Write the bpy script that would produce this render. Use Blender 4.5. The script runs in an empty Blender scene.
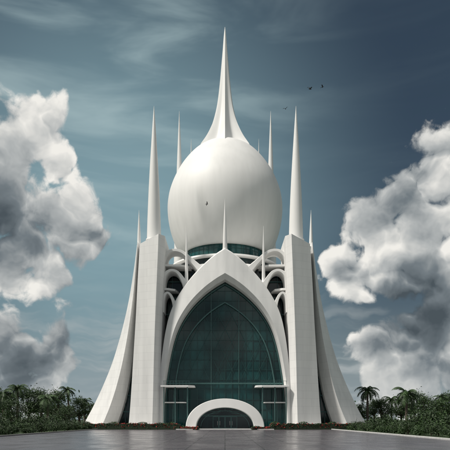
import bpy, math, random
import numpy as np
from mathutils import Vector, Matrix
random.seed(4); rng=np.random.default_rng(4)
scene=bpy.context.scene; col=scene.collection
D=110.0; F=550.0; H=1.8; CX=225.5
def X(dx,y): return dx*(D+y)/F
def Z(py,y): return H+(420-py)*(D+y)/F

# ---------------- materials ----------------
def newmat(name):
    m=bpy.data.materials.new(name); m.use_nodes=True
    nt=m.node_tree; return m,nt,nt.nodes['Principled BSDF']
def setc(s,c): s.default_value=(c[0],c[1],c[2],1)
def mat_simple(name,c,rough=.6,metal=0.,var=.12,scale=3.,bump=0.):
    m,nt,b=newmat(name); N=nt.nodes; L=nt.links
    tc=N.new('ShaderNodeTexCoord'); no=N.new('ShaderNodeTexNoise'); no.inputs['Scale'].default_value=scale; no.inputs['Detail'].default_value=3
    L.new(tc.outputs['Object'],no.inputs['Vector'])
    r=N.new('ShaderNodeValToRGB'); e=r.color_ramp.elements
    e[0].position=.3; e[1].position=.7
    e[0].color=(c[0]*(1-var),c[1]*(1-var),c[2]*(1-var),1); e[1].color=(c[0]*(1+var),c[1]*(1+var),c[2]*(1+var),1)
    L.new(no.outputs['Fac'],r.inputs[0]); L.new(r.outputs[0],b.inputs['Base Color'])
    b.inputs['Roughness'].default_value=rough; b.inputs['Metallic'].default_value=metal
    if bump:
        bm=N.new('ShaderNodeBump'); bm.inputs['Strength'].default_value=bump; L.new(no.outputs['Fac'],bm.inputs['Height']); L.new(bm.outputs[0],b.inputs['Normal'])
    return m
def mat_white(name,panel=True,bw=3.4,rh=1.5,lo=(.70,.70,.69),hi=(.80,.798,.785),mort=.78):
    m,nt,b=newmat(name); N=nt.nodes; L=nt.links
    tc=N.new('ShaderNodeTexCoord')
    mp=N.new('ShaderNodeMapping'); mp.inputs['Scale'].default_value=(.7,.7,.07)
    L.new(tc.outputs['Object'],mp.inputs['Vector'])
    n1=N.new('ShaderNodeTexNoise'); n1.inputs['Scale'].default_value=1; n1.inputs['Detail'].default_value=4; L.new(mp.outputs[0],n1.inputs['Vector'])
    r=N.new('ShaderNodeValToRGB'); e=r.color_ramp.elements
    e[0].position=.3; e[0].color=(*lo,1); e[1].position=.6; e[1].color=(*hi,1)
    L.new(n1.outputs['Fac'],r.inputs[0]); out=r.outputs[0]
    b.inputs['Roughness'].default_value=.55
    if panel:
        sp=N.new('ShaderNodeSeparateXYZ'); L.new(tc.outputs['Object'],sp.inputs[0])
        cb=N.new('ShaderNodeCombineXYZ'); L.new(sp.outputs[0],cb.inputs[0]); L.new(sp.outputs[2],cb.inputs[1])
        br=N.new('ShaderNodeTexBrick'); br.inputs['Scale'].default_value=1; br.inputs['Brick Width'].default_value=bw; br.inputs['Row Height'].default_value=rh
        br.inputs['Mortar Size'].default_value=.022; br.inputs['Mortar Smooth'].default_value=.5
        setc(br.inputs['Color1'],(1,1,1)); setc(br.inputs['Color2'],(.96,.96,.965)); setc(br.inputs['Mortar'],(mort,mort,mort*1.01))
        L.new(cb.outputs[0],br.inputs['Vector'])
        mm=N.new('ShaderNodeMix'); mm.data_type='RGBA'; mm.blend_type='MULTIPLY'; mm.inputs[0].default_value=1
        L.new(out,mm.inputs[6]); L.new(br.outputs['Color'],mm.inputs[7]); out=mm.outputs[2]
    L.new(out,b.inputs['Base Color'])
    return m
def mat_glass(name,c1,c2,bw=1.4,rh=2.0,rough=.08):
    m,nt,b=newmat(name); N=nt.nodes; L=nt.links
    tc=N.new('ShaderNodeTexCoord'); sp=N.new('ShaderNodeSeparateXYZ'); L.new(tc.outputs['Object'],sp.inputs[0])
    cb=N.new('ShaderNodeCombineXYZ'); L.new(sp.outputs[0],cb.inputs[0]); L.new(sp.outputs[2],cb.inputs[1])
    br=N.new('ShaderNodeTexBrick'); br.offset=0; br.inputs['Scale'].default_value=1; br.inputs['Brick Width'].default_value=bw; br.inputs['Row Height'].default_value=rh
    br.inputs['Mortar Size'].default_value=.0; setc(br.inputs['Color1'],c1); setc(br.inputs['Color2'],c2); setc(br.inputs['Mortar'],c1)
    L.new(cb.outputs[0],br.inputs['Vector'])
    no=N.new('ShaderNodeTexNoise'); no.inputs['Scale'].default_value=.12; no.inputs['Detail'].default_value=3; L.new(tc.outputs['Object'],no.inputs['Vector'])
    mr=N.new('ShaderNodeMapRange'); mr.inputs[1].default_value=.35; mr.inputs[2].default_value=.7; mr.inputs[3].default_value=.5; mr.inputs[4].default_value=1.6; L.new(no.outputs['Fac'],mr.inputs[0])
    vm=N.new('ShaderNodeVectorMath'); vm.operation='SCALE'; L.new(br.outputs['Color'],vm.inputs[0]); L.new(mr.outputs[0],vm.inputs['Scale'])
    L.new(vm.outputs[0],b.inputs['Base Color'])
    b.inputs['Roughness'].default_value=rough; b.inputs['IOR'].default_value=1.5
    bp=N.new('ShaderNodeBump'); bp.inputs['Strength'].default_value=.07; n3=N.new('ShaderNodeTexNoise'); n3.inputs['Scale'].default_value=.8; n3.inputs['Detail'].default_value=1; L.new(tc.outputs['Object'],n3.inputs['Vector']); L.new(n3.outputs['Fac'],bp.inputs['Height']); L.new(bp.outputs[0],b.inputs['Normal'])
    return m
def mat_leaf(name,a,bc):
    m,nt,b=newmat(name); N=nt.nodes; L=nt.links
    g=N.new('ShaderNodeNewGeometry'); r=N.new('ShaderNodeValToRGB'); e=r.color_ramp.elements
    e[0].color=(*a,1); e[1].color=(*bc,1); L.new(g.outputs['Random Per Island'],r.inputs[0])
    tc=N.new('ShaderNodeTexCoord'); no=N.new('ShaderNodeTexNoise'); no.inputs['Scale'].default_value=.7; no.inputs['Detail'].default_value=1; L.new(tc.outputs['Object'],no.inputs['Vector'])
    vm=N.new('ShaderNodeVectorMath'); vm.operation='SCALE'; L.new(r.outputs[0],vm.inputs[0])
    mr=N.new('ShaderNodeMapRange'); mr.inputs[1].default_value=.3; mr.inputs[2].default_value=.7; mr.inputs[3].default_value=.45; mr.inputs[4].default_value=1.4; L.new(no.outputs['Fac'],mr.inputs[0]); L.new(mr.outputs[0],vm.inputs['Scale'])
    L.new(vm.outputs[0],b.inputs['Base Color']); b.inputs['Roughness'].default_value=.6
    return m
M_PAN=mat_white('white_panelled_concrete'); M_SM=mat_white('white_smooth_concrete',False,lo=(.75,.748,.735),hi=(.80,.798,.785)); M_ARCH=mat_white('white_arch_concrete',True,9.,5.2,mort=.88)
M_GL=mat_glass('teal_glass',(.006,.042,.043),(.013,.068,.067))
M_GL2=mat_glass('dark_glass',(.004,.012,.014),(.007,.022,.024),1.6,1.8)
M_MUL=mat_simple('mullion_metal',(.032,.085,.083),.4,.3)
M_MULW=mat_simple('tracery_metal',(.06,.13,.125),.4,.3)
M_TR=mat_simple('bark',(.09,.07,.055),.9,0,.3,4,.5)
M_L1=mat_leaf('leaf_green',(.014,.036,.011),(.05,.098,.025)); M_L2=mat_leaf('palm_green',(.018,.042,.014),(.05,.095,.028))
M_FL=mat_simple('red_petals',(.5,.03,.03),.6,0,.3,8)
M_BIRD=mat_simple('dark_feathers',(.02,.02,.022),.8)
M_KERB=mat_simple('kerb_stone',(.5,.5,.49),.7,0,.15,2,.2)
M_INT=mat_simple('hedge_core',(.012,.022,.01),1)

# ---------------- mesh helpers ----------------
def mk(name,v,f,mat,parent=None,smooth=False,ang=32,matidx=None):
    me=bpy.data.meshes.new(name); me.from_pydata([tuple(map(float,p)) for p in v],[],f)
    for m in (mat if isinstance(mat,list) else [mat]): me.materials.append(m)
    if smooth:
        me.polygons.foreach_set('use_smooth',[True]*len(me.polygons)); me.set_sharp_from_angle(angle=math.radians(ang))
    if matidx: me.polygons.foreach_set('material_index',matidx)
    me.update(); o=bpy.data.objects.new(name,me); col.objects.link(o)
    if parent: o.parent=parent
    return o
def fixn(o):
    import bmesh
    bm=bmesh.new(); bm.from_mesh(o.data); bmesh.ops.recalc_face_normals(bm,faces=bm.faces); bm.to_mesh(o.data); bm.free(); return o
def empty(name,loc=(0,0,0),**k):
    e=bpy.data.objects.new(name,None); e.location=loc; col.objects.link(e)
    for a,b in k.items(): e[a]=b
    return e
class MB:
    def __init__(s): s.v=[]; s.f=[]; s.m=[]
    def add(s,v,f,mi=0):
        n=len(s.v); s.v+= [tuple(p) for p in v]; s.f+=[tuple(i+n for i in q) for q in f]; s.m+=[mi]*len(f)
    def box(s,a,b,mi=0):
        x0,y0,z0=a; x1,y1,z1=b
        s.add([(x0,y0,z0),(x1,y0,z0),(x1,y1,z0),(x0,y1,z0),(x0,y0,z1),(x1,y0,z1),(x1,y1,z1),(x0,y1,z1)],
              [(0,3,2,1),(4,5,6,7),(0,1,5,4),(1,2,6,5),(2,3,7,6),(3,0,4,7)],mi)
    def bar(s,p,q,w,y0,y1,mi=0):
        dx,dz=q[0]-p[0],q[1]-p[1]; l=math.hypot(dx,dz)
        if l<1e-4: return
        nx,nz=-dz/l*w/2,dx/l*w/2
        c=[(p[0]+nx,p[1]+nz),(p[0]-nx,p[1]-nz),(q[0]-nx,q[1]-nz),(q[0]+nx,q[1]+nz)]
        s.add([(a,y0,b) for a,b in c]+[(a,y1,b) for a,b in c],[(0,1,2,3),(7,6,5,4),(0,4,5,1),(1,5,6,2),(2,6,7,3),(3,7,4,0)],mi)
    def loft(s,rings,closed=True,caps=True,mi=0,wrap=False):
        n=len(rings[0]); v=[p for r in rings for p in r]; f=[]; R=len(rings)
        for i in range(R if wrap else R-1):
            i2=(i+1)%R
            for j in range(n if closed else n-1):
                k=(j+1)%n; f.append((i*n+j,i*n+k,i2*n+k,i2*n+j))
        if caps and closed and not wrap: f.append(tuple(range(n))[::-1]); f.append(tuple((R-1)*n+j for j in range(n)))
        s.add(v,f,mi)
    def tube(s,pts,rad,n=8,mi=0):
        rings=[]; pts=[Vector(p) for p in pts]
        for i,p in enumerate(pts):
            t=(pts[min(i+1,len(pts)-1)]-pts[max(i-1,0)]).normalized()
            a=t.cross(Vector((0,0,1)));
            if a.length<.1: a=t.cross(Vector((0,1,0)))
            a.normalize(); b=t.cross(a)
            r=rad[i] if hasattr(rad,'__len__') else rad
            rings.append([p+a*math.cos(2*math.pi*j/n)*r+b*math.sin(2*math.pi*j/n)*r for j in range(n)])
        s.loft(rings,mi=mi)
    def band(s,pts,w,dep,wrap=False):
        pts=[Vector(p) for p in pts]; rings=[]; m=len(pts)
        for i,p in enumerate(pts):
            t=(pts[(i+1)%m]-pts[i-1]) if wrap else (pts[min(i+1,m-1)]-pts[max(i-1,0)])
            t.y=0; t.normalize(); n=Vector((-t.z,0,t.x)); ww=w[i]/2
            y=Vector((0,1,0))
            rings.append([p+n*ww,p+n*ww*.75-y*.2,p-n*ww*.75-y*.2,p-n*ww,p-n*ww+y*dep,p+n*ww+y*dep])
        s.loft(rings,wrap=wrap)
    def obj(s,name,mat,parent=None,smooth=False,ang=32,fix=True):
        o=mk(name,s.v,s.f,mat,parent,False,matidx=s.m if isinstance(mat,list) else None)
        if fix: fixn(o)
        if smooth:
            o.data.polygons.foreach_set('use_smooth',[True]*len(o.data.polygons)); o.data.set_sharp_from_angle(angle=math.radians(ang))
        return o
def crom(pts,n=8):
    P=[np.array(p,float) for p in pts]; P=[2*P[0]-P[1]]+P+[2*P[-1]-P[-2]]; out=[]
    for i in range(1,len(P)-2):
        for k in range(n):
            t=k/n; a,b,c,d=P[i-1],P[i],P[i+1],P[i+2]
            out.append(.5*((2*b)+(-a+c)*t+(2*a-5*b+4*c-d)*t*t+(-a+3*b-3*c+d)*t**3))
    out.append(P[-2]); return out
def revolve(mb,prof,cx,cy,n=64,lobes=0,amp=None):
    rings=[]
    for i,(r,z) in enumerate(prof):
        rr=[]
        for j in range(n):
            t=2*math.pi*j/n; q=r*(1+(amp[i]*(1-2*abs(math.sin(lobes*t/2))) if lobes else 0))
            rr.append((cx+q*math.sin(t),cy-q*math.cos(t),z))
        rings.append(rr)
    mb.loft(rings)

# ---------------- cathedral ----------------
cath=empty('cathedral',label='futuristic white cathedral with egg dome, spires and teal glass arch',category='cathedral')
outer=[(0,247),(10,253.5),(22,264),(35,278),(47,295),(55,312),(60,332),(64,360),(66.5,390),(68,430)]
inner=[(0,279),(10,285),(22,294),(35,307.5),(46,325),(53,345),(58,370),(61,395),(62,430)]
ya=-.8
oc=[(X(p[0],ya),Z(p[1],ya)) for p in crom(outer,8)]; ic=[(X(p[0],ya),Z(p[1],ya)) for p in crom(inner,8)]
def resamp(c,n):
    c=np.array(c); d=np.r_[0,np.cumsum(np.hypot(*np.diff(c,axis=0).T))]; t=np.linspace(0,d[-1],n)
    return np.c_[np.interp(t,d,c[:,0]),np.interp(t,d,c[:,1])]
NA=60; O=resamp(oc,NA); I=resamp(ic,NA)
O[-1,1]=0.05; I[-1,1]=0.05
def full(c): return np.r_[c[::-1]*[-1,1],c[1:]]
OF,IF_=full(O),full(I)
mb=MB(); rings=[]
for (ox,oz),(ix,iz) in zip(OF,IF_):
    def L_(t): return (ox+(ix-ox)*t, oz+(iz-oz)*t)
    a=L_(.0);b=L_(.06);c=L_(.84);d=L_(1.);e=L_(.94)
    rings.append([(a[0],9,a[1]),(a[0],ya+.5,a[1]),(b[0],ya,b[1]),(c[0],ya-.7,c[1]),(d[0],ya+.2,d[1]),(d[0],2.4,d[1]),(e[0],2.6,e[1]),(e[0],9,e[1])])
mb.loft(rings)
arch=mb.obj('arch_frame',M_ARCH,cath,True,20)
zs=I[::-1,1]; xs=I[::-1,0]
def hw(z,s=1.): return float(np.interp(z/s,zs,xs,right=0))*s
ZT=zs[-1]
mb=MB(); yg=1.9
v=[(x*.995,yg,z) for x,z in IF_]; mb.add(v,[tuple(range(len(v)))[::-1]])
gw=mb.obj('glass_wall',M_GL,cath)
def clipbars(mb,p,q,w,y0,y1,s=1.,n=240):
    st=None; last=None
    for i in range(n+1):
        t=i/n; x=p[0]+(q[0]-p[0])*t; z=p[1]+(q[1]-p[1])*t
        ins= z>.05 and z<ZT*s and abs(x)<=hw(z,s)+1e-6
        if ins and st is None: st=(x,z)
        if not ins and st is not None: mb.bar(st,last,w,y0,y1); st=None
        last=(x,z)
    if st: mb.bar(st,last,w,y0,y1)
mb=MB()
for k in range(-9,10):
    mb2x=k*1.4; clipbars(mb,(mb2x,0),(mb2x,31),.06,1.76,1.86)
for k in range(1,16): clipbars(mb,(-14,k*2.),(14,k*2.),.05,1.78,1.87)
for k in range(-14,15):
    x0=k*2.8
    clipbars(mb,(x0,9.2),(x0+12,9.2+24),.06,1.66,1.72,.86)
    clipbars(mb,(x0,9.2),(x0-12,9.2+24),.06,1.645,1.705,.86)
mb.obj('mullion',M_MUL,gw)
mb=MB()
for s,w,yy in ((.86,.24,1.45),(.985,.25,1.47)):
    A=full(I)*s
    for a,b in zip(A[:-1],A[1:]): mb.bar(a,b,w,yy,yy+.3)
for x in (-2.8,2.8): clipbars(mb,(x,0),(x,30),.13,1.40,1.6)
clipbars(mb,(-14,9.2),(14,9.2),.30,1.3,1.6)
mb.obj('tracery',M_MULW,gw)
for sg in (-1,1):
    mb=MB()
    def bal(z,x1,t,y0):
        pts=[(12.6,1.6),(12.6,y0),(x1+1.2,y0),(x1+.4,y0+.4),(x1,y0+1.1),(x1,1.6)]
        mb.loft([[(sg*a,b,z) for a,b in pts],[(sg*a,b,z+t) for a,b in pts]])
    bal(8.3,6.0,.30,-2.6); bal(5.2,7.8,.2,-.6)
    b=mb.obj('balcony',M_SM,cath)
    mb=MB()
    for i in range(9): mb.box((sg*(7+i*.62)-.03,-2.5,8.65),(sg*(7+i*.62)+.03,-2.44,9.4))
    mb.box((min(sg*6.9,sg*12.1),-2.53,9.4),(max(sg*6.9,sg*12.1),-2.43,9.46))
    mb.obj('railing',M_MULW,b)
    for xx in (7.4,9.8,12.0):
        mb=MB(); mb.tube([(sg*xx,-1.9,.3),(sg*xx,-1.9,8.29)],.1,10); mb.obj('column',M_MULW,cath,True)
# entrance arch
yd=-6.2
def earch(hwid,h,n=40):
    return [(-hwid*math.cos(t),h*math.sin(t)**.85) for t in np.linspace(0,math.pi,n)]
eo=earch(X(39.5,yd),Z(398.5,yd)); ei=earch(X(29,yd),Z(407.5,yd)); rings=[]
for (ox,oz),(ix,iz) in zip(eo,ei):
    oz=max(oz,.05); iz=max(iz,.05)
    rings.append([(ox,1.3,oz),(ox,yd+.2,oz),(ox*.985,yd,oz-.06 if oz>1 else oz),(ix*1.02,yd-.2,iz+.05 if iz>1 else iz),(ix,yd,iz),(ix,-3.4,iz)])
mb=MB(); mb.loft(rings); ea=mb.obj('entrance_arch',M_SM,cath,True,28)
mb=MB(); v=[(x*.99,-3.8,max(z,.05)) for x,z in ei]; mb.add(v,[tuple(range(len(v)))[::-1]]); eg=mb.obj('entrance_glazing',M_GL2,cath)
mb=MB()
for t in np.linspace(0.12,math.pi-.12,11):
    p=(1.6*math.cos(t),2.6+.9*math.sin(t)); q=(abs(ei[0][0])*math.cos(t)*.97,ei[20][1]*math.sin(t)**.85*.97)
    if q[1]>2.7: mb.bar(p,q,.09,-4.,-3.85)
for s in (.99,.86):
    for a,b in zip(ei[:-1],ei[1:]): mb.bar((a[0]*s,max(a[1]*s,.06)),(b[0]*s,max(b[1]*s,.06)),.1,-4.05,-3.86)
mb.box((-4.9,-4.04,2.5),(4.9,-3.87,2.66))
mb.obj('fan_light_frame',M_MULW,eg)
for i in range(4):
    x0=-2.36+i*1.18; mb=MB()
    for a,b in (((x0+.02,.1),(x0+.1,2.48)),((x0+1.08,.1),(x0+1.16,2.48))): mb.box((a[0],-3.99,a[1]),(b[0],-3.87,b[1]))
    mb.box((x0+.1,-3.98,2.38),(x0+1.08,-3.88,2.48)); mb.box((x0+.1,-3.98,.1),(x0+1.08,-3.88,.32)); mb.box((x0+.1,-3.93,.32),(x0+1.08,-3.89,2.38),1)
    d=mb.obj('door',[M_MULW,M_GL2],cath)
    mb=MB(); hx=x0+(.93 if i%2==0 else .2); mb.tube([(hx,-4.08,.8),(hx,-4.08,1.6)],.025,6); mb.box((hx-.02,-4.08,.85),(hx+.02,-3.97,.89)); mb.box((hx-.02,-4.08,1.5),(hx+.02,-3.97,1.54)); mb.obj('handle',M_KERB,d)
# pylons & fins
for sg in (-1,1):
    mb=MB(); rings=[]
    tab=[(430,98.5,66),(400,96,65.5),(360,93.5,65),(320,91,64),(280,89,62.5),(238,86.5,61)]
    P=crom(tab,6)
    for k,(py,do,di) in enumerate(P):
        y0=-2.2; last=(k==len(P)-1)
        zo=Z(py,y0); zo=max(zo,.05)
        o=X(do,y0); i=X(di,y0); rd=o+(i-o)*.80
        up=1 if last else 0
        rings.append([(sg*o,1.2,zo-up*.9),(sg*(o-.15),-1.2,zo-up*.8),(sg*rd,-2.9,zo+up*.6),(sg*i,-.7,zo+up*.9),(sg*i,8,zo+up*.9),(sg*o,8,zo-up*.9)])
    mb.loft(rings); mb.obj('pylon',M_PAN,cath,True,12)
    mb=MB(); rings=[]
    tab=[(430,151,113),(420,145.5,109),(405,137,104),(385,127,99.2),(360,116.5,95),(330,107,91.3),(300,99.5,88.6),(270,94,87),(243,90,85.5)]
    P=crom(tab,6)
    for k,(py,do,di) in enumerate(P):
        t=k/(len(P)-1); y0=1.0
        z=max(Z(py,y0),.05); o=X(do,y0); i=X(di,y0); rd=o+(i-o)*.70
        rings.append([(sg*o,7-3.5*t,z),(sg*(o-.12),6.2-3.5*t,z),(sg*rd,.4,z),(sg*i,3.4,z),(sg*i,6,z),(sg*(i+.4*(o-i)),9.5,z)])
    mb.loft(rings); mb.obj('buttress_fin',M_PAN,cath,True,12)
def bhx(z): return float(np.interp(z,[0,14,26,33.5],[22.5,20,18.6,17.2]))
mb=MB()
rings=[[(-bhx(z),5.5,z),(bhx(z),5.5,z),(bhx(z)*.92,36,z),(-bhx(z)*.92,36,z)] for z in (.02,14,26,33.5)]
mb.loft(rings); body=mb.obj('nave_body',M_GL2,cath)
mb=MB()
for z in (3.4,6.8,10.2,13.6,17,20.4,23.8,27.2,30.6):
    hx=bhx(z)-.1; mb.box((-hx,5.2,z),(hx,5.6,z+.25))
for sg in (-1,1):
    for k in range(12):
        x=11.+k*.9; zt=float(np.interp(-x,[-22.5,-20,-18.6,-17.2],[0,14,26,33.0])); 
        if zt>2: mb.box((sg*x-.05,5.28,.1),(sg*x+.05,5.45,zt-.3))
mb.obj('floor_band',M_MUL,body)
mb=MB(); mb.box((-17.6,5.0,33.4),(17.6,36.5,34.1)); mb.obj('roof_slab',M_SM,cath)
# drum & dome
CYD=20.
mb=MB(); revolve(mb,[(10.4,34.),(9.6,38),(9.3,42.2)],0,CYD,64); drum=mb.obj('drum_glazing',M_GL,cath,True)
mb=MB()
for k in range(48):
    t=2*math.pi*k/48; c=Vector((math.sin(t),-math.cos(t),0))
    mb.tube([(c.x*10.45,CYD+c.y*10.45,34),(c.x*9.65,CYD+c.y*9.65,38),(c.x*9.35,CYD+c.y*9.35,42.2)],.06,4)
for rr,z in ((10.15,35.7),(9.75,37.6),(9.5,39.6)):
    mb.tube([(rr*math.sin(t),CYD-rr*math.cos(t),z) for t in np.linspace(0,2*math.pi,65)],.07,4)
mb.obj('mullion',M_MULW,drum)
# recessed dark storey between the gallery rings
mb=MB(); revolve(mb,[(12.2,34.12),(11.6,37.0)],0,CYD,64); mb.obj('gallery_glazing',M_GL2,cath,True)
sc=(D+CYD)/F
prof=[(r*sc,Z(py,CYD)) for py,r in ((254,36),(256.5,41.5),(252.5,45.8),(243,50.6),(231,54.5),(219,56.6),(207,57),(195,55.2),(184,51.4),(174,46.4),(165,40.4),(157,33.5),(151.5,27),(147.5,20),(145.5,12))]
pr=crom(prof,5); mb=MB(); revolve(mb,pr,0,CYD,96); mb.obj('dome',M_SM,cath,True,40)
sp=[(30,163),(25,153.5),(19.2,142.5),(14.8,132),(11.2,121.5),(8.6,111),(6.8,100),(5.2,85),(3.8,68),(2.3,50),(1.2,36),(.15,27)]
pr=crom([(r*sc,Z(py,CYD)) for r,py in sp],6); n=len(pr)
mb=MB(); revolve(mb,pr,0,CYD,112,7,[.24*(1-i/n)**1.1*min(1,.35+i/10) for i in range(n)]); mb.obj('spire',M_SM,cath,True,50)
def ringmesh(mb,cx,cy,z,rx,ry,w,t,n=72):
    rings=[]
    for j in range(n):
        a=2*math.pi*j/n; s,c=math.sin(a),-math.cos(a)
        def pt(q,dz): return (cx+(rx-q)*s,cy+(ry-q)*c,z+dz)
        rings.append([pt(0,0),pt(.1,t*.7),pt(.45,t),pt(w,t*.8),pt(w,-t*.1),pt(.5,-t*.35)])
    mb.loft(rings,wrap=True)
for (z,r,w,t) in ((37.0,12.8,1.7,.5),(34.4,14.4,2.2,.6)):
    mb=MB(); ringmesh(mb,0,CYD,z,r,r,w,t); mb.obj('gallery_ring',M_SM,cath,True,50)
for sg in (-1,1):
    # curved arch openings linking pylon and great arch
    for tab,w0,yy,dep in (([(64,268),(60.5,256.5),(53,250.5),(43,252),(33,261),(24,270)],1.0,1.9,3.4),
                      ([(64,287),(61,276),(55,270.5),(48,272),(42,280),(38,289)],.95,1.3,3.6),
                      ([(64,312),(62,299),(58.5,293),(54.5,295),(51,303),(49,312)],.8,.7,3.8)):
        P=crom([(sg*X(a,yy),yy,Z(b,yy)) for a,b in tab],7); nP=len(P)
        mb=MB(); mb.band(P,[w0*(1.5-.9*math.sin(math.pi*i/(nP-1))) for i in range(nP)],dep); mb.obj('curved_rib',M_SM,cath,True,45)
    for z0,x0,x1 in ((33.0,7.6,13.2),(28.2,10.2,13.2)):
        mb=MB(); pts=[(x0-.6,5.4),(x0,2.6),(x0+1.4,1.7),(x1,1.5),(x1,5.4)]
        mb.loft([[(sg*a,b,z0) for a,b in pts],[(sg*a,b,z0+.4) for a,b in pts]]); mb.obj('curved_terrace',M_SM,cath)
def cone(name,x,y,zb,zt,r):
    mb=MB(); pr=[(r*1.15,zb),(r*1.12,zb+.25),(r,zb+.3)]
    for k in range(1,14):
        t=k/13; pr.append((max(r*(1-t)**.82*(1+.10*math.sin(math.pi*t)),.02),zb+.3+(zt-zb-.3)*t))
    revolve(mb,pr,x,y,20); return mb.obj(name,M_SM,cath,True,40)
for sg in (-1,1):
    y=3.; cone('spire',sg*X(71,y),y,Z(241,y),Z(106,y),X(7.2,y))
    y=30.; cone('spire',sg*X(45.7,y),y,34,Z(111,y),X(6.0,y))
    y=38.; cone('spire',sg*X(33.8,y),y,34,Z(139,y),X(3.6,y))
    y=2.; cone('pinnacle',sg*X(86.,y),y,Z(247,y),Z(210,y),X(1.9,y))
    y=1.5; cone('pinnacle',sg*X(38.5,y),y,Z(283,y),Z(226,y),X(1.8,y))
cone('pinnacle',0,0,Z(250,0),Z(199,0),X(2.3,0))
mb=MB(); 
pts=[(-31,9),(-31,-1),(-24,-3.5),(-9,-6),(-9,-9.2),(9,-9.2),(9,-6),(24,-3.5),(31,-1),(31,9)]
mb.loft([[(a,b,-.02) for a,b in pts],[(a,b,.16) for a,b in pts]]); mb.obj('plinth',M_KERB,cath)

# ---------------- foliage helpers ----------------
def leafquads(mb,P,size,up=.3,mi=0):
    for p in P:
        n=Vector(rng.normal(size=3)); n.z=abs(n.z)+up; n.normalize()
        a=n.orthogonal().normalized(); b=n.cross(a); th=rng.random()*6.28
        a,b=a*math.cos(th)+b*math.sin(th),b*math.cos(th)-a*math.sin(th)
        s=size*(.6+.8*rng.random()); p=Vector(p)
        mb.add([p-a*s,p-b*s*.45+n*s*.08,p+a*s,p+b*s*.45+n*s*.08],[(0,1,2,3)],mi)
def broadleaf(h,seed,nc=34,nl=120):
    r=np.random.default_rng(seed); e=empty('broadleaf_tree')
    mb=MB(); tr=h*.035+.08
    top=Vector((r.normal()*.3,r.normal()*.3,h*.6))
    mb.tube([(0,0,0),(top.x*.3,top.y*.3,h*.2),(top.x*.6,top.y*.6,h*.4),top],[tr*1.4,tr,tr*.8,tr*.4],8)
    cl=[]
    for i in range(nc):
        th=r.random()*6.28; zz=.42+.55*r.random(); rad=h*.36*math.sqrt(r.random())*math.sin(min(1,(1.08-zz)*2.2)*1.57)
        c=Vector((math.cos(th)*rad,math.sin(th)*rad,h*zz)); cl.append(c)
        if i%3==0: mb.tube([Vector((0,0,h*.3))+top*.15,(c*.5+Vector((0,0,h*.18))),c],[tr*.45,tr*.3,tr*.1],5)
    mb.obj('trunk',M_TR,e,True)
    mb=MB()
    for c in cl:
        s=h*(.06+.06*r.random()); q=r.normal(size=(nl,3))*[s,s,s*.6]; leafquads(mb,[c+Vector(k) for k in q],h*.022)
    mb.obj('crown',M_L1,e,fix=False); return e
def palm(h,seed,nf=20,fl=3.2):
    r=np.random.default_rng(seed); e=empty('palm_tree'); lean=r.normal()*.5
    mb=MB(); pts=[(lean*(t**2),0,h*t) for t in np.linspace(0,1,9)]
    mb.tube(pts,[.26-.1*t+(.03 if i%2 else 0) for i,t in enumerate(np.linspace(0,1,9))],9); mb.obj('trunk',M_TR,e,True)
    mb=MB(); top=Vector(pts[-1])
    for k in range(nf):
        th=k*2.4+r.normal()*.25; el=1.15-1.6*(k/nf)+r.normal()*.16; L=fl*(.7+.5*r.random())
        d=Vector((math.cos(th),math.sin(th),0)); pts2=[]; ce=el; p=top.copy(); step=L/12
        for i in range(13):
            pts2.append(p.copy()); p=p+(d*math.cos(ce)+Vector((0,0,1))*math.sin(ce))*step; ce-=.17
        mb.tube(pts2,[.04*(1-i/13)+.01 for i in range(13)],4)
        side=d.cross(Vector((0,0,1)))
        for i in range(1,12):
            for q in (0,.34,.67):
                if r.random()<.08: continue
                a=pts2[i].lerp(pts2[i+1],q); t=(i+q)/12; ll=L*.30*math.sin(math.pi*min(.98,t*.85+.12))*(.8+.4*r.random())
                fw=(pts2[i+1]-pts2[i]).normalized()
                for sg in (-1,1):
                    tip=a+(side*sg*.85+fw*.55+Vector((0,0,-.35-.3*r.random()))).normalized()*ll
                    w=fw*.055
                    mb.add([a-w,a+w,tip],[(0,1,2)])
    mb.obj('crown',M_L2,e,fix=False); return e
def bush(rx,ry,rz,seed,nl=2200,size=.13):
    r=np.random.default_rng(seed); e=empty('shrub'); mb=MB()
    for k in range(7): mb.tube([(0,0,0),(r.normal()*rx*.25,r.normal()*ry*.25,rz*.6)],[.05,.02],5)
    mb.obj('stem',M_TR,e)
    mb=MB(); cs=[(r.normal()*rx*.42,r.normal()*ry*.42,rz*(.35+.4*r.random())) for _ in range(14)]
    P=[]
    for c in cs: P+=[Vector(c)+Vector(k) for k in r.normal(size=(nl//14,3))*[rx*.22,ry*.22,rz*.18]]
    P=[p for p in P if p.z>.03]
    leafquads(mb,P,size); mb.obj('foliage',M_L1,e,fix=False); return e
def place(src,loc,rot,s,first,**k):
    if first: e=src
    else:
        e=src.copy(); col.objects.link(e)
        for c in src.children:
            cc=c.copy(); col.objects.link(cc); cc.parent=e
    e.location=loc; e.rotation_euler=(0,0,rot); e.scale=(s,s,s)
    for a,b in k.items(): e[a]=b
    return e
BT=[broadleaf(8,1),broadleaf(9,2,40,110),broadleaf(7,3,30,130)]; used=set()
PT=[palm(7.2,11),palm(6.0,12,22,3.4),palm(8.4,13,18,3.0)]
BS=[bush(1.6,1.4,1.9,21),bush(1.3,1.3,1.4,22),bush(2.0,1.6,2.4,23)]
def put(lst,i,x,y,s,**k):
    src=lst[i]; key=(id(lst),i); place(src,(x,y,0),random.random()*6.28,s,key not in used,**k); used.add(key)
TL=dict(label='leafy dark green tree in the garden beside the cathedral',category='tree',group='garden trees')
PL=dict(label='palm tree with arching green fronds among garden trees',category='palm tree',group='garden palms')
SL=dict(label='dense dark green shrub in the planting bed',category='shrub',group='garden shrubs')
def W(px,d): return (px-CX)*d/F
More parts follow.
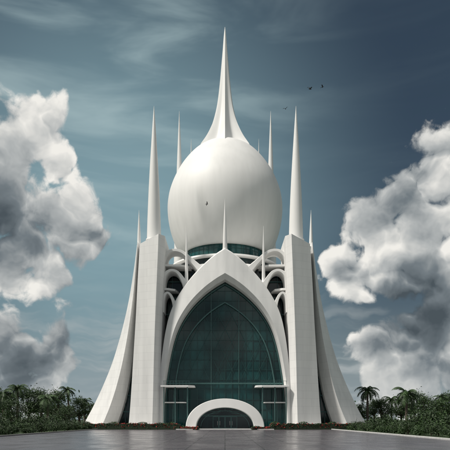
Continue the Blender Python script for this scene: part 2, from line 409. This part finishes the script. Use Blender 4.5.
for px,d,pt,i in ((18,118,384,0),(4,105,389,1),(70,128,386,2),(48,112,394,1),(368,122,386,0),(407,104,388,1),(438,120,394,2),(392,140,396,0),(85,140,398,0),(-20,110,388,2),(470,112,390,0)):
    hh=(7.2,6.0,8.4)[i]+1.0; top=H+(420-pt)*d/F; put(PT,i,W(px,d),d-D,top/hh,**PL)
for px,d,pt in ((0,125,389),(30,130,389),(58,124,391),(80,132,397),(12,100,400),(42,150,389),(95,160,404),(360,150,404),(382,128,399),(402,135,397),(425,118,397),(446,126,393),(375,165,400),(440,95,400),(460,140,390),(-20,140,390),(-45,130,388),(490,130,390),(66,106,405),(352,175,406),(415,160,392)):
    i=random.randrange(3); top=H+(420-pt)*d/F; put(BT,i,W(px,d),d-D,top/(8,9,7)[i]*.97,**TL)
for k in range(26):
    y=-8-k*2.1; put(BS,random.randrange(3),22.6+random.random()*1.2,y,.45+.2*random.random(),**SL)
    put(BS,random.randrange(3),26.5+random.random()*2,y+.9,.8+.45*random.random(),**SL)
for k in range(24):
    y=-6-k*2.1; put(BS,random.randrange(3),-26.2-random.random()*1.2,y,.45+.2*random.random(),**SL)
    put(BS,random.randrange(3),-30.-random.random()*2,y+.9,.7+.4*random.random(),**SL)
for k in range(22):
    for sg in (-1,1):
        put(BS,random.randrange(3),sg*(34+k*2.4),2+random.random()*9,.8+.5*random.random(),**SL)
mb=MB(); P=[]
for k in range(260):
    x=-260+520*rng.random(); y=95+60*rng.random(); h=5+6*rng.random()
    q=rng.normal(size=(60,3))*[2.6,2.0,h*.24]; P+=[Vector((x,y,h*.5))+Vector(a) for a in q]
P=[p for p in P if p.z>0]
leafquads(mb,P,.75); fw=mb.obj('far_wood',M_L1,fix=False); fw['kind']='stuff'; fw['label']='far-off dark green wood behind the garden'; fw['category']='wood'
def flowerbed(pa,pb,w,h,lab,nleaf=7000,nfl=1300):
    e=empty('flower_bed',label=lab,category='flower bed',group='flower beds along the facade')
    a=Vector((*pa,0)); b=Vector((*pb,0)); t=(b-a); L=t.length; t.normalize(); n=Vector((-t.y,t.x,0))
    mb=MB(); rr=[[a+n*(-w/2)+Vector((0,0,.0)),a+n*(w/2),a+n*(w*.42)+Vector((0,0,h*.8)),a-n*(w*.42)+Vector((0,0,h*.8))]]
    rr.append([p+t*L for p in rr[0]]); mb.loft(rr); mb.obj('hedge_core',M_INT,e)
    mb=MB(); P=[]
    for i in range(nleaf):
        s=rng.random()*L; hh=h*(.85+.25*math.sin(s*1.7)*math.sin(s*.53+1)); 
        P.append(a+t*s+n*(rng.random()-.5)*w+Vector((0,0,.05+hh*rng.random()**.6)))
    leafquads(mb,P,.11); mb.obj('foliage',M_L1,e,fix=False)
    mb=MB(); P=[]
    for i in range(nfl//5):
        s=rng.random()*L; c=a+t*s+n*(-w*.5*rng.random()-.02)+Vector((0,0,h*(.3+.55*rng.random())))
        P+=[c+Vector(k) for k in rng.normal(size=(5,3))*.08]
    leafquads(mb,P,.1); mb.obj('flowers',M_FL,e,fix=False)
flowerbed((-33,-4.0),(-8.4,-7.4),1.3,1.35,'low green hedge with red flowers along the facade')
flowerbed((8.4,-7.4),(33,-4.0),1.3,1.35,'low green hedge with red flowers along the facade')
flowerbed((4.9,-9.3),(8.6,-7.3),.8,.6,'small red flower planting beside the entrance',900,450)
flowerbed((-8.6,-7.3),(-4.9,-9.3),.8,.6,'small red flower planting beside the entrance',900,450)

# ---------------- ground ----------------
gm,nt,b=newmat('grass'); N=nt.nodes; L=nt.links
tc=N.new('ShaderNodeTexCoord'); no=N.new('ShaderNodeTexNoise'); no.inputs['Scale'].default_value=.6; no.inputs['Detail'].default_value=5; L.new(tc.outputs['Object'],no.inputs['Vector'])
r=N.new('ShaderNodeValToRGB'); r.color_ramp.elements[0].position=.3; r.color_ramp.elements[1].position=.7; r.color_ramp.elements[0].color=(.02,.04,.015,1); r.color_ramp.elements[1].color=(.05,.08,.03,1)
L.new(no.outputs['Fac'],r.inputs[0]); L.new(r.outputs[0],b.inputs['Base Color']); b.inputs['Roughness'].default_value=.95
g=mk('ground',[(-4000,-400,0),(4000,-400,0),(4000,7000,0),(-4000,7000,0)],[(0,1,2,3)],gm); g['kind']='structure'
pm,nt,b=newmat('polished_paving'); N=nt.nodes; L=nt.links
tc=N.new('ShaderNodeTexCoord')
br=N.new('ShaderNodeTexBrick'); br.offset=0; br.inputs['Scale'].default_value=1; br.inputs['Brick Width'].default_value=2.4; br.inputs['Row Height'].default_value=2.4; br.inputs['Mortar Size'].default_value=.035; br.inputs['Mortar Smooth'].default_value=.2
setc(br.inputs['Color1'],(.095,.087,.100)); setc(br.inputs['Color2'],(.13,.12,.134)); setc(br.inputs['Mortar'],(.035,.033,.038)); L.new(tc.outputs['Object'],br.inputs['Vector'])
no=N.new('ShaderNodeTexNoise'); no.inputs['Scale'].default_value=.35; no.inputs['Detail'].default_value=6; no.inputs['Roughness'].default_value=.62; L.new(tc.outputs['Object'],no.inputs['Vector'])
mr=N.new('ShaderNodeMapRange'); mr.inputs[1].default_value=.35; mr.inputs[2].default_value=.65; mr.inputs[3].default_value=.7; mr.inputs[4].default_value=1.2; L.new(no.outputs['Fac'],mr.inputs[0])
vm=N.new('ShaderNodeVectorMath'); vm.operation='SCALE'; L.new(br.outputs['Color'],vm.inputs[0]); L.new(mr.outputs[0],vm.inputs['Scale']); L.new(vm.outputs[0],b.inputs['Base Color'])
m2=N.new('ShaderNodeMapRange'); m2.inputs[1].default_value=.38; m2.inputs[2].default_value=.62; m2.inputs[3].default_value=.34; m2.inputs[4].default_value=.18; L.new(no.outputs['Fac'],m2.inputs[0]); L.new(m2.outputs[0],b.inputs['Roughness'])
pl=mk('plaza_pavement',[(-24,-200,.004),(20,-200,.004),(20,-5,.004),(32,-1,.004),(32,12,.004),(-32,12,.004),(-32,-1,.004),(-24,-5,.004)],[tuple(range(8))],pm); pl['kind']='structure'
for x,s in ((20,1),(-24,-1)):
    mb=MB(); x0,x1=(x,x+.35) if s>0 else (x-.35,x)
    pts=[(x0,0),(x1,0),(x1,.13),(x1-.03,.15),(x0+.03,.15),(x0,.13)]
    mb.loft([[(a,-200,c) for a,c in pts],[(a,-5.5,c) for a,c in pts]])
    k=mb.obj('kerb',M_KERB if s>0 else mat_simple('dark_kerb',(.16,.16,.16),.8)); k['kind']='structure'

# ---------------- birds ----------------
def bird(loc,span,heading,flap,lab):
    mb=MB(); B=[(-.30,.015),(-.22,.05),(-.08,.085),(.08,.08),(.18,.045),(.24,.05),(.29,.03),(.34,.005)]
    mb.loft([[(x,r_*math.cos(t),r_*math.sin(t)) for t in np.linspace(0,2*math.pi,9)[:-1]] for x,r_ in B])
    mb.add([(-.26,-.03,0),(-.26,.03,0),(-.46,.09,0),(-.46,-.09,0)],[(0,1,2,3)])
    for sg in (-1,1):
        st=[(.05,.12,-.10,.04),(.28,.15,-.07,.04+flap*.2),(.5,.08,-.10,.04+flap*.25),(.70,-.08,-.12,.02+flap*.2)]
        mb.loft([[(a,sg*yy,z),(bk,sg*yy,z),(bk,sg*yy,z-.012),(a,sg*yy,z-.012)] for yy,a,bk,z in st])
    o=mb.obj('bird',M_BIRD); s=span/1.4; o.scale=(s,s,s); o.location=loc; o.rotation_euler=(math.radians(random.uniform(-25,25)),math.radians(-8),heading)
    o['label']=lab; o['category']='bird'; o['group']='birds in flight'
def BP(px,py,y): return ((px-CX)*(D+y)/F,y,Z(py,y))
bird(BP(310.5,89,-10),1.5,.5,1,'dark bird gliding with wings raised in the sky'); bird(BP(323,87,-5),1.2,-.4,.9,'dark bird gliding with wings raised in the sky')
bird(BP(286,109,-5),1.0,1.2,1.2,'small dark bird flying near a tall spire'); bird(BP(207.5,204,-5),1.1,.2,.6,'dark bird flying in front of the white dome')

# ---------------- world ----------------
w=bpy.data.worlds.new('World'); scene.world=w; w.use_nodes=True; nt=w.node_tree; N=nt.nodes; L=nt.links; N.clear()
el=math.radians(55); az=math.radians(-116)
SD=Vector((math.sin(az)*math.cos(el),math.cos(az)*math.cos(el),math.sin(el))); rot=az
out=N.new('ShaderNodeOutputWorld'); bg=N.new('ShaderNodeBackground'); bg.inputs['Strength'].default_value=.1; L.new(bg.outputs[0],out.inputs[0])
sky=N.new('ShaderNodeTexSky'); sky.sky_type='NISHITA'; sky.sun_disc=False; sky.sun_elevation=el; sky.sun_rotation=rot; sky.dust_density=2.
def dirv(px,py):
    v=Vector(((px-CX)/F,1,(420-py)/F)); return v.normalized(), 1/v.length
blobs=[(28,125,40),(58,170,24),(2,195,60),(66,226,42),(15,262,50),(-30,150,70),(95,240,22),
 (8,350,38),(50,354,26),(20,392,30),
 (446,168,42),(412,192,42),(445,240,66),(368,222,32),(392,265,50),(350,270,30),
 (430,345,48),(388,352,34),(410,385,40),(490,210,80)]
def mth(nn,ll,op,a,b=None,c=None):
    m=nn.new('ShaderNodeMath'); m.operation=op
    for i,x in enumerate((a,b,c)):
        if x is None: continue
        if isinstance(x,(int,float)): m.inputs[i].default_value=x
        else: ll.new(x,m.inputs[i])
    return m.outputs[0]
def mrange(x,a,b,c,d,smooth=True):
    m=N.new('ShaderNodeMapRange'); m.interpolation_type='SMOOTHSTEP' if smooth else 'LINEAR'
    for i,q in zip((1,2,3,4),(a,b,c,d)): m.inputs[i].default_value=q
    L.new(x,m.inputs[0]); return m.outputs[0]
def mixc(f,a,b):
    m=N.new('ShaderNodeMix'); m.data_type='RGBA'
    (L.new(f,m.inputs[0]) if not isinstance(f,float) else setattr(m.inputs[0],'default_value',f))
    for s_,x in ((6,a),(7,b)):
        if isinstance(x,tuple): m.inputs[s_].default_value=(*x,1)
        else: L.new(x,m.inputs[s_])
    return m.outputs[2]
tc=N.new('ShaderNodeTexCoord')
def dist(px,py,v=None):
    d=N.new('ShaderNodeVectorMath'); d.operation='DISTANCE'; L.new(v or tc.outputs['Generated'],d.inputs[0]); d.inputs[1].default_value=dirv(px,py)[0]; return d.outputs['Value']
wn=N.new('ShaderNodeTexNoise'); wn.inputs['Scale'].default_value=14; wn.inputs['Detail'].default_value=3; L.new(tc.outputs['Generated'],wn.inputs['Vector'])
s1=N.new('ShaderNodeVectorMath'); s1.operation='SUBTRACT'; L.new(wn.outputs['Color'],s1.inputs[0]); s1.inputs[1].default_value=(.5,.5,.5)
s2=N.new('ShaderNodeVectorMath'); s2.operation='MULTIPLY_ADD'; L.new(s1.outputs[0],s2.inputs[0]); s2.inputs[1].default_value=(.05,.05,.05); L.new(tc.outputs['Generated'],s2.inputs[2])
vec=s2.outputs[0]
sx=N.new('ShaderNodeSeparateXYZ'); L.new(tc.outputs['Generated'],sx.inputs[0])
ln=N.new('ShaderNodeTexNoise'); ln.inputs['Scale'].default_value=2.2; ln.inputs['Detail'].default_value=1; L.new(tc.outputs['Generated'],ln.inputs['Vector'])
bk=mth(N,L,'MULTIPLY_ADD',ln.outputs['Fac'],3.,-1.25); yy=mth(N,L,'MULTIPLY_ADD',sx.outputs[1],-2.6,.6); yy=mth(N,L,'MINIMUM',yy,0.); bk=mth(N,L,'ADD',bk,yy)
acc=None
for px,py,r in blobs:
    c,cs=dirv(px,py); d=N.new('ShaderNodeVectorMath'); d.operation='DISTANCE'; L.new(vec,d.inputs[0]); d.inputs[1].default_value=c
    m=mth(N,L,'MULTIPLY_ADD',d.outputs['Value'],-1/(r/F*cs**1.5*1.15),1.)
    acc=m if acc is None else mth(N,L,'SMOOTH_MAX',acc,m,.2)
acc=mth(N,L,'MAXIMUM',acc,bk); acc=mth(N,L,'MAXIMUM',acc,-.9); m0=mth(N,L,'MINIMUM',acc,.6)
def fbm(v,scale,det,amp,rough=.55):
    n=N.new('ShaderNodeTexNoise'); n.inputs['Scale'].default_value=scale; n.inputs['Detail'].default_value=det; n.inputs['Roughness'].default_value=rough; L.new(v,n.inputs['Vector'])
    return mth(N,L,'MULTIPLY_ADD',n.outputs['Fac'],amp,-amp*.5)
def shift(v,o):
    a=N.new('ShaderNodeVectorMath'); a.operation='ADD'; a.inputs[1].default_value=o; L.new(v,a.inputs[0]); return a.outputs[0]
f0=fbm(vec,13,8,1.6,.6); f2=fbm(shift(vec,(-.006,0,.020)),13,4,1.6,.6)
def billow(v,det):
    n=N.new('ShaderNodeTexNoise'); n.noise_type='RIDGED_MULTIFRACTAL'; n.normalize=True
    n.inputs['Scale'].default_value=16; n.inputs['Detail'].default_value=det; n.inputs['Roughness'].default_value=.45; n.inputs['Offset'].default_value=.9; n.inputs['Gain'].default_value=1.2; L.new(v,n.inputs['Vector'])
    return mth(N,L,'MULTIPLY_ADD',n.outputs['Fac'],-.7,.25)
b0=billow(vec,3); b2=billow(shift(vec,(-.004,0,.012)),2)
d0=mth(N,L,'ADD',mth(N,L,'ADD',m0,f0),mth(N,L,'MULTIPLY',b0,.6))
alpha=mrange(d0,-.06,.20,0,1)
l2=mth(N,L,'SUBTRACT',f0,f2); l3=mth(N,L,'SUBTRACT',b0,b2)
lit=mth(N,L,'MULTIPLY_ADD',l2,.55,.74); lit=mth(N,L,'MULTIPLY_ADD',l3,.5,lit)
lit=mth(N,L,'MULTIPLY_ADD',mrange(d0,.2,1.1,0,1),-.26,lit)
big=N.new('ShaderNodeTexNoise'); big.inputs['Scale'].default_value=5.; big.inputs['Detail'].default_value=2; L.new(shift(vec,(3.1,1.7,.4)),big.inputs['Vector'])
lit=mth(N,L,'ADD',lit,mrange(big.outputs['Fac'],.36,.62,-.26,.14))
for px,py,r,k in ((5,235,75,.50),(420,298,66,.50),(352,276,30,.30),(20,375,55,.38)):
    lit=mth(N,L,'SUBTRACT',lit,mrange(dist(px,py,vec),.01,r/F*.8,k,0))
cr=N.new('ShaderNodeValToRGB'); e=cr.color_ramp.elements; e[0].position=.05; e[0].color=(.070,.090,.105,1); e[1].position=.95; e[1].color=(.88,.86,.81,1)
q=e.new(.35); q.color=(.17,.20,.22,1); q=e.new(.65); q.color=(.45,.47,.47,1); L.new(lit,cr.inputs[0])
hs=N.new('ShaderNodeHueSaturation'); hs.inputs['Hue'].default_value=.485; hs.inputs['Saturation'].default_value=1.0; hs.inputs['Value'].default_value=.31; L.new(sky.outputs[0],hs.inputs['Color'])
base=hs.outputs[0]
mp=N.new('ShaderNodeMapping'); mp.inputs['Rotation'].default_value=(0,math.radians(28),0); mp.inputs['Scale'].default_value=(1.6,2,9); L.new(tc.outputs['Generated'],mp.inputs['Vector'])
ci=N.new('ShaderNodeTexNoise'); ci.inputs['Scale'].default_value=2.2; ci.inputs['Detail'].default_value=5; ci.inputs['Distortion'].default_value=.5; L.new(mp.outputs[0],ci.inputs['Vector'])
cm=mth(N,L,'MULTIPLY',mrange(ci.outputs['Fac'],.42,.75,0,1),mrange(dist(90,80),.10,.42,.65,.03))
veil=mrange(dist(125,230),.05,.50,.75,0)
base=mixc(veil,base,(2.6,4.1,4.6)); base=mixc(cm,base,(4.0,5.2,5.4))
hz=mrange(sx.outputs[2],-.02,.24,.8,0); base=mixc(hz,base,(3.0,3.7,4.05))
mp2=N.new('ShaderNodeMapping'); mp2.inputs['Scale'].default_value=(3.2,3.2,22); L.new(vec,mp2.inputs['Vector'])
st=N.new('ShaderNodeTexNoise'); st.inputs['Scale'].default_value=1.3; st.inputs['Detail'].default_value=5; L.new(mp2.outputs[0],st.inputs['Vector'])
sm=mth(N,L,'MULTIPLY',mrange(st.outputs['Fac'],.45,.66,0,.65),mrange(sx.outputs[2],.05,.30,1,0))
base=mixc(sm,base,(4.8,5.1,5.1))
sc10=N.new('ShaderNodeVectorMath'); sc10.operation='SCALE'; sc10.inputs['Scale'].default_value=10; L.new(cr.outputs[0],sc10.inputs[0])
fin=mixc(alpha,base,sc10.outputs[0])
hz2=mrange(sx.outputs[2],-.02,.14,.4,0); fin=mixc(hz2,fin,(3.2,3.7,4.0))
L.new(fin,bg.inputs[0])
sl=bpy.data.lights.new('sun','SUN'); sl.energy=3.9; sl.angle=math.radians(6); sl.color=(1,.95,.87); so=bpy.data.objects.new('sun',sl); col.objects.link(so); so.rotation_euler=SD.to_track_quat('Z','Y').to_euler()
# camera
cd=bpy.data.cameras.new('camera'); co=bpy.data.objects.new('camera',cd); col.objects.link(co); scene.camera=co
co.location=(0,-D,H); co.rotation_euler=(math.radians(90),0,0); cd.sensor_width=36; cd.lens=36*F/450; cd.shift_y=195/450; cd.clip_end=12000
scene.view_settings.view_transform='Standard'; scene.view_settings.look='None'; scene.view_settings.exposure=0
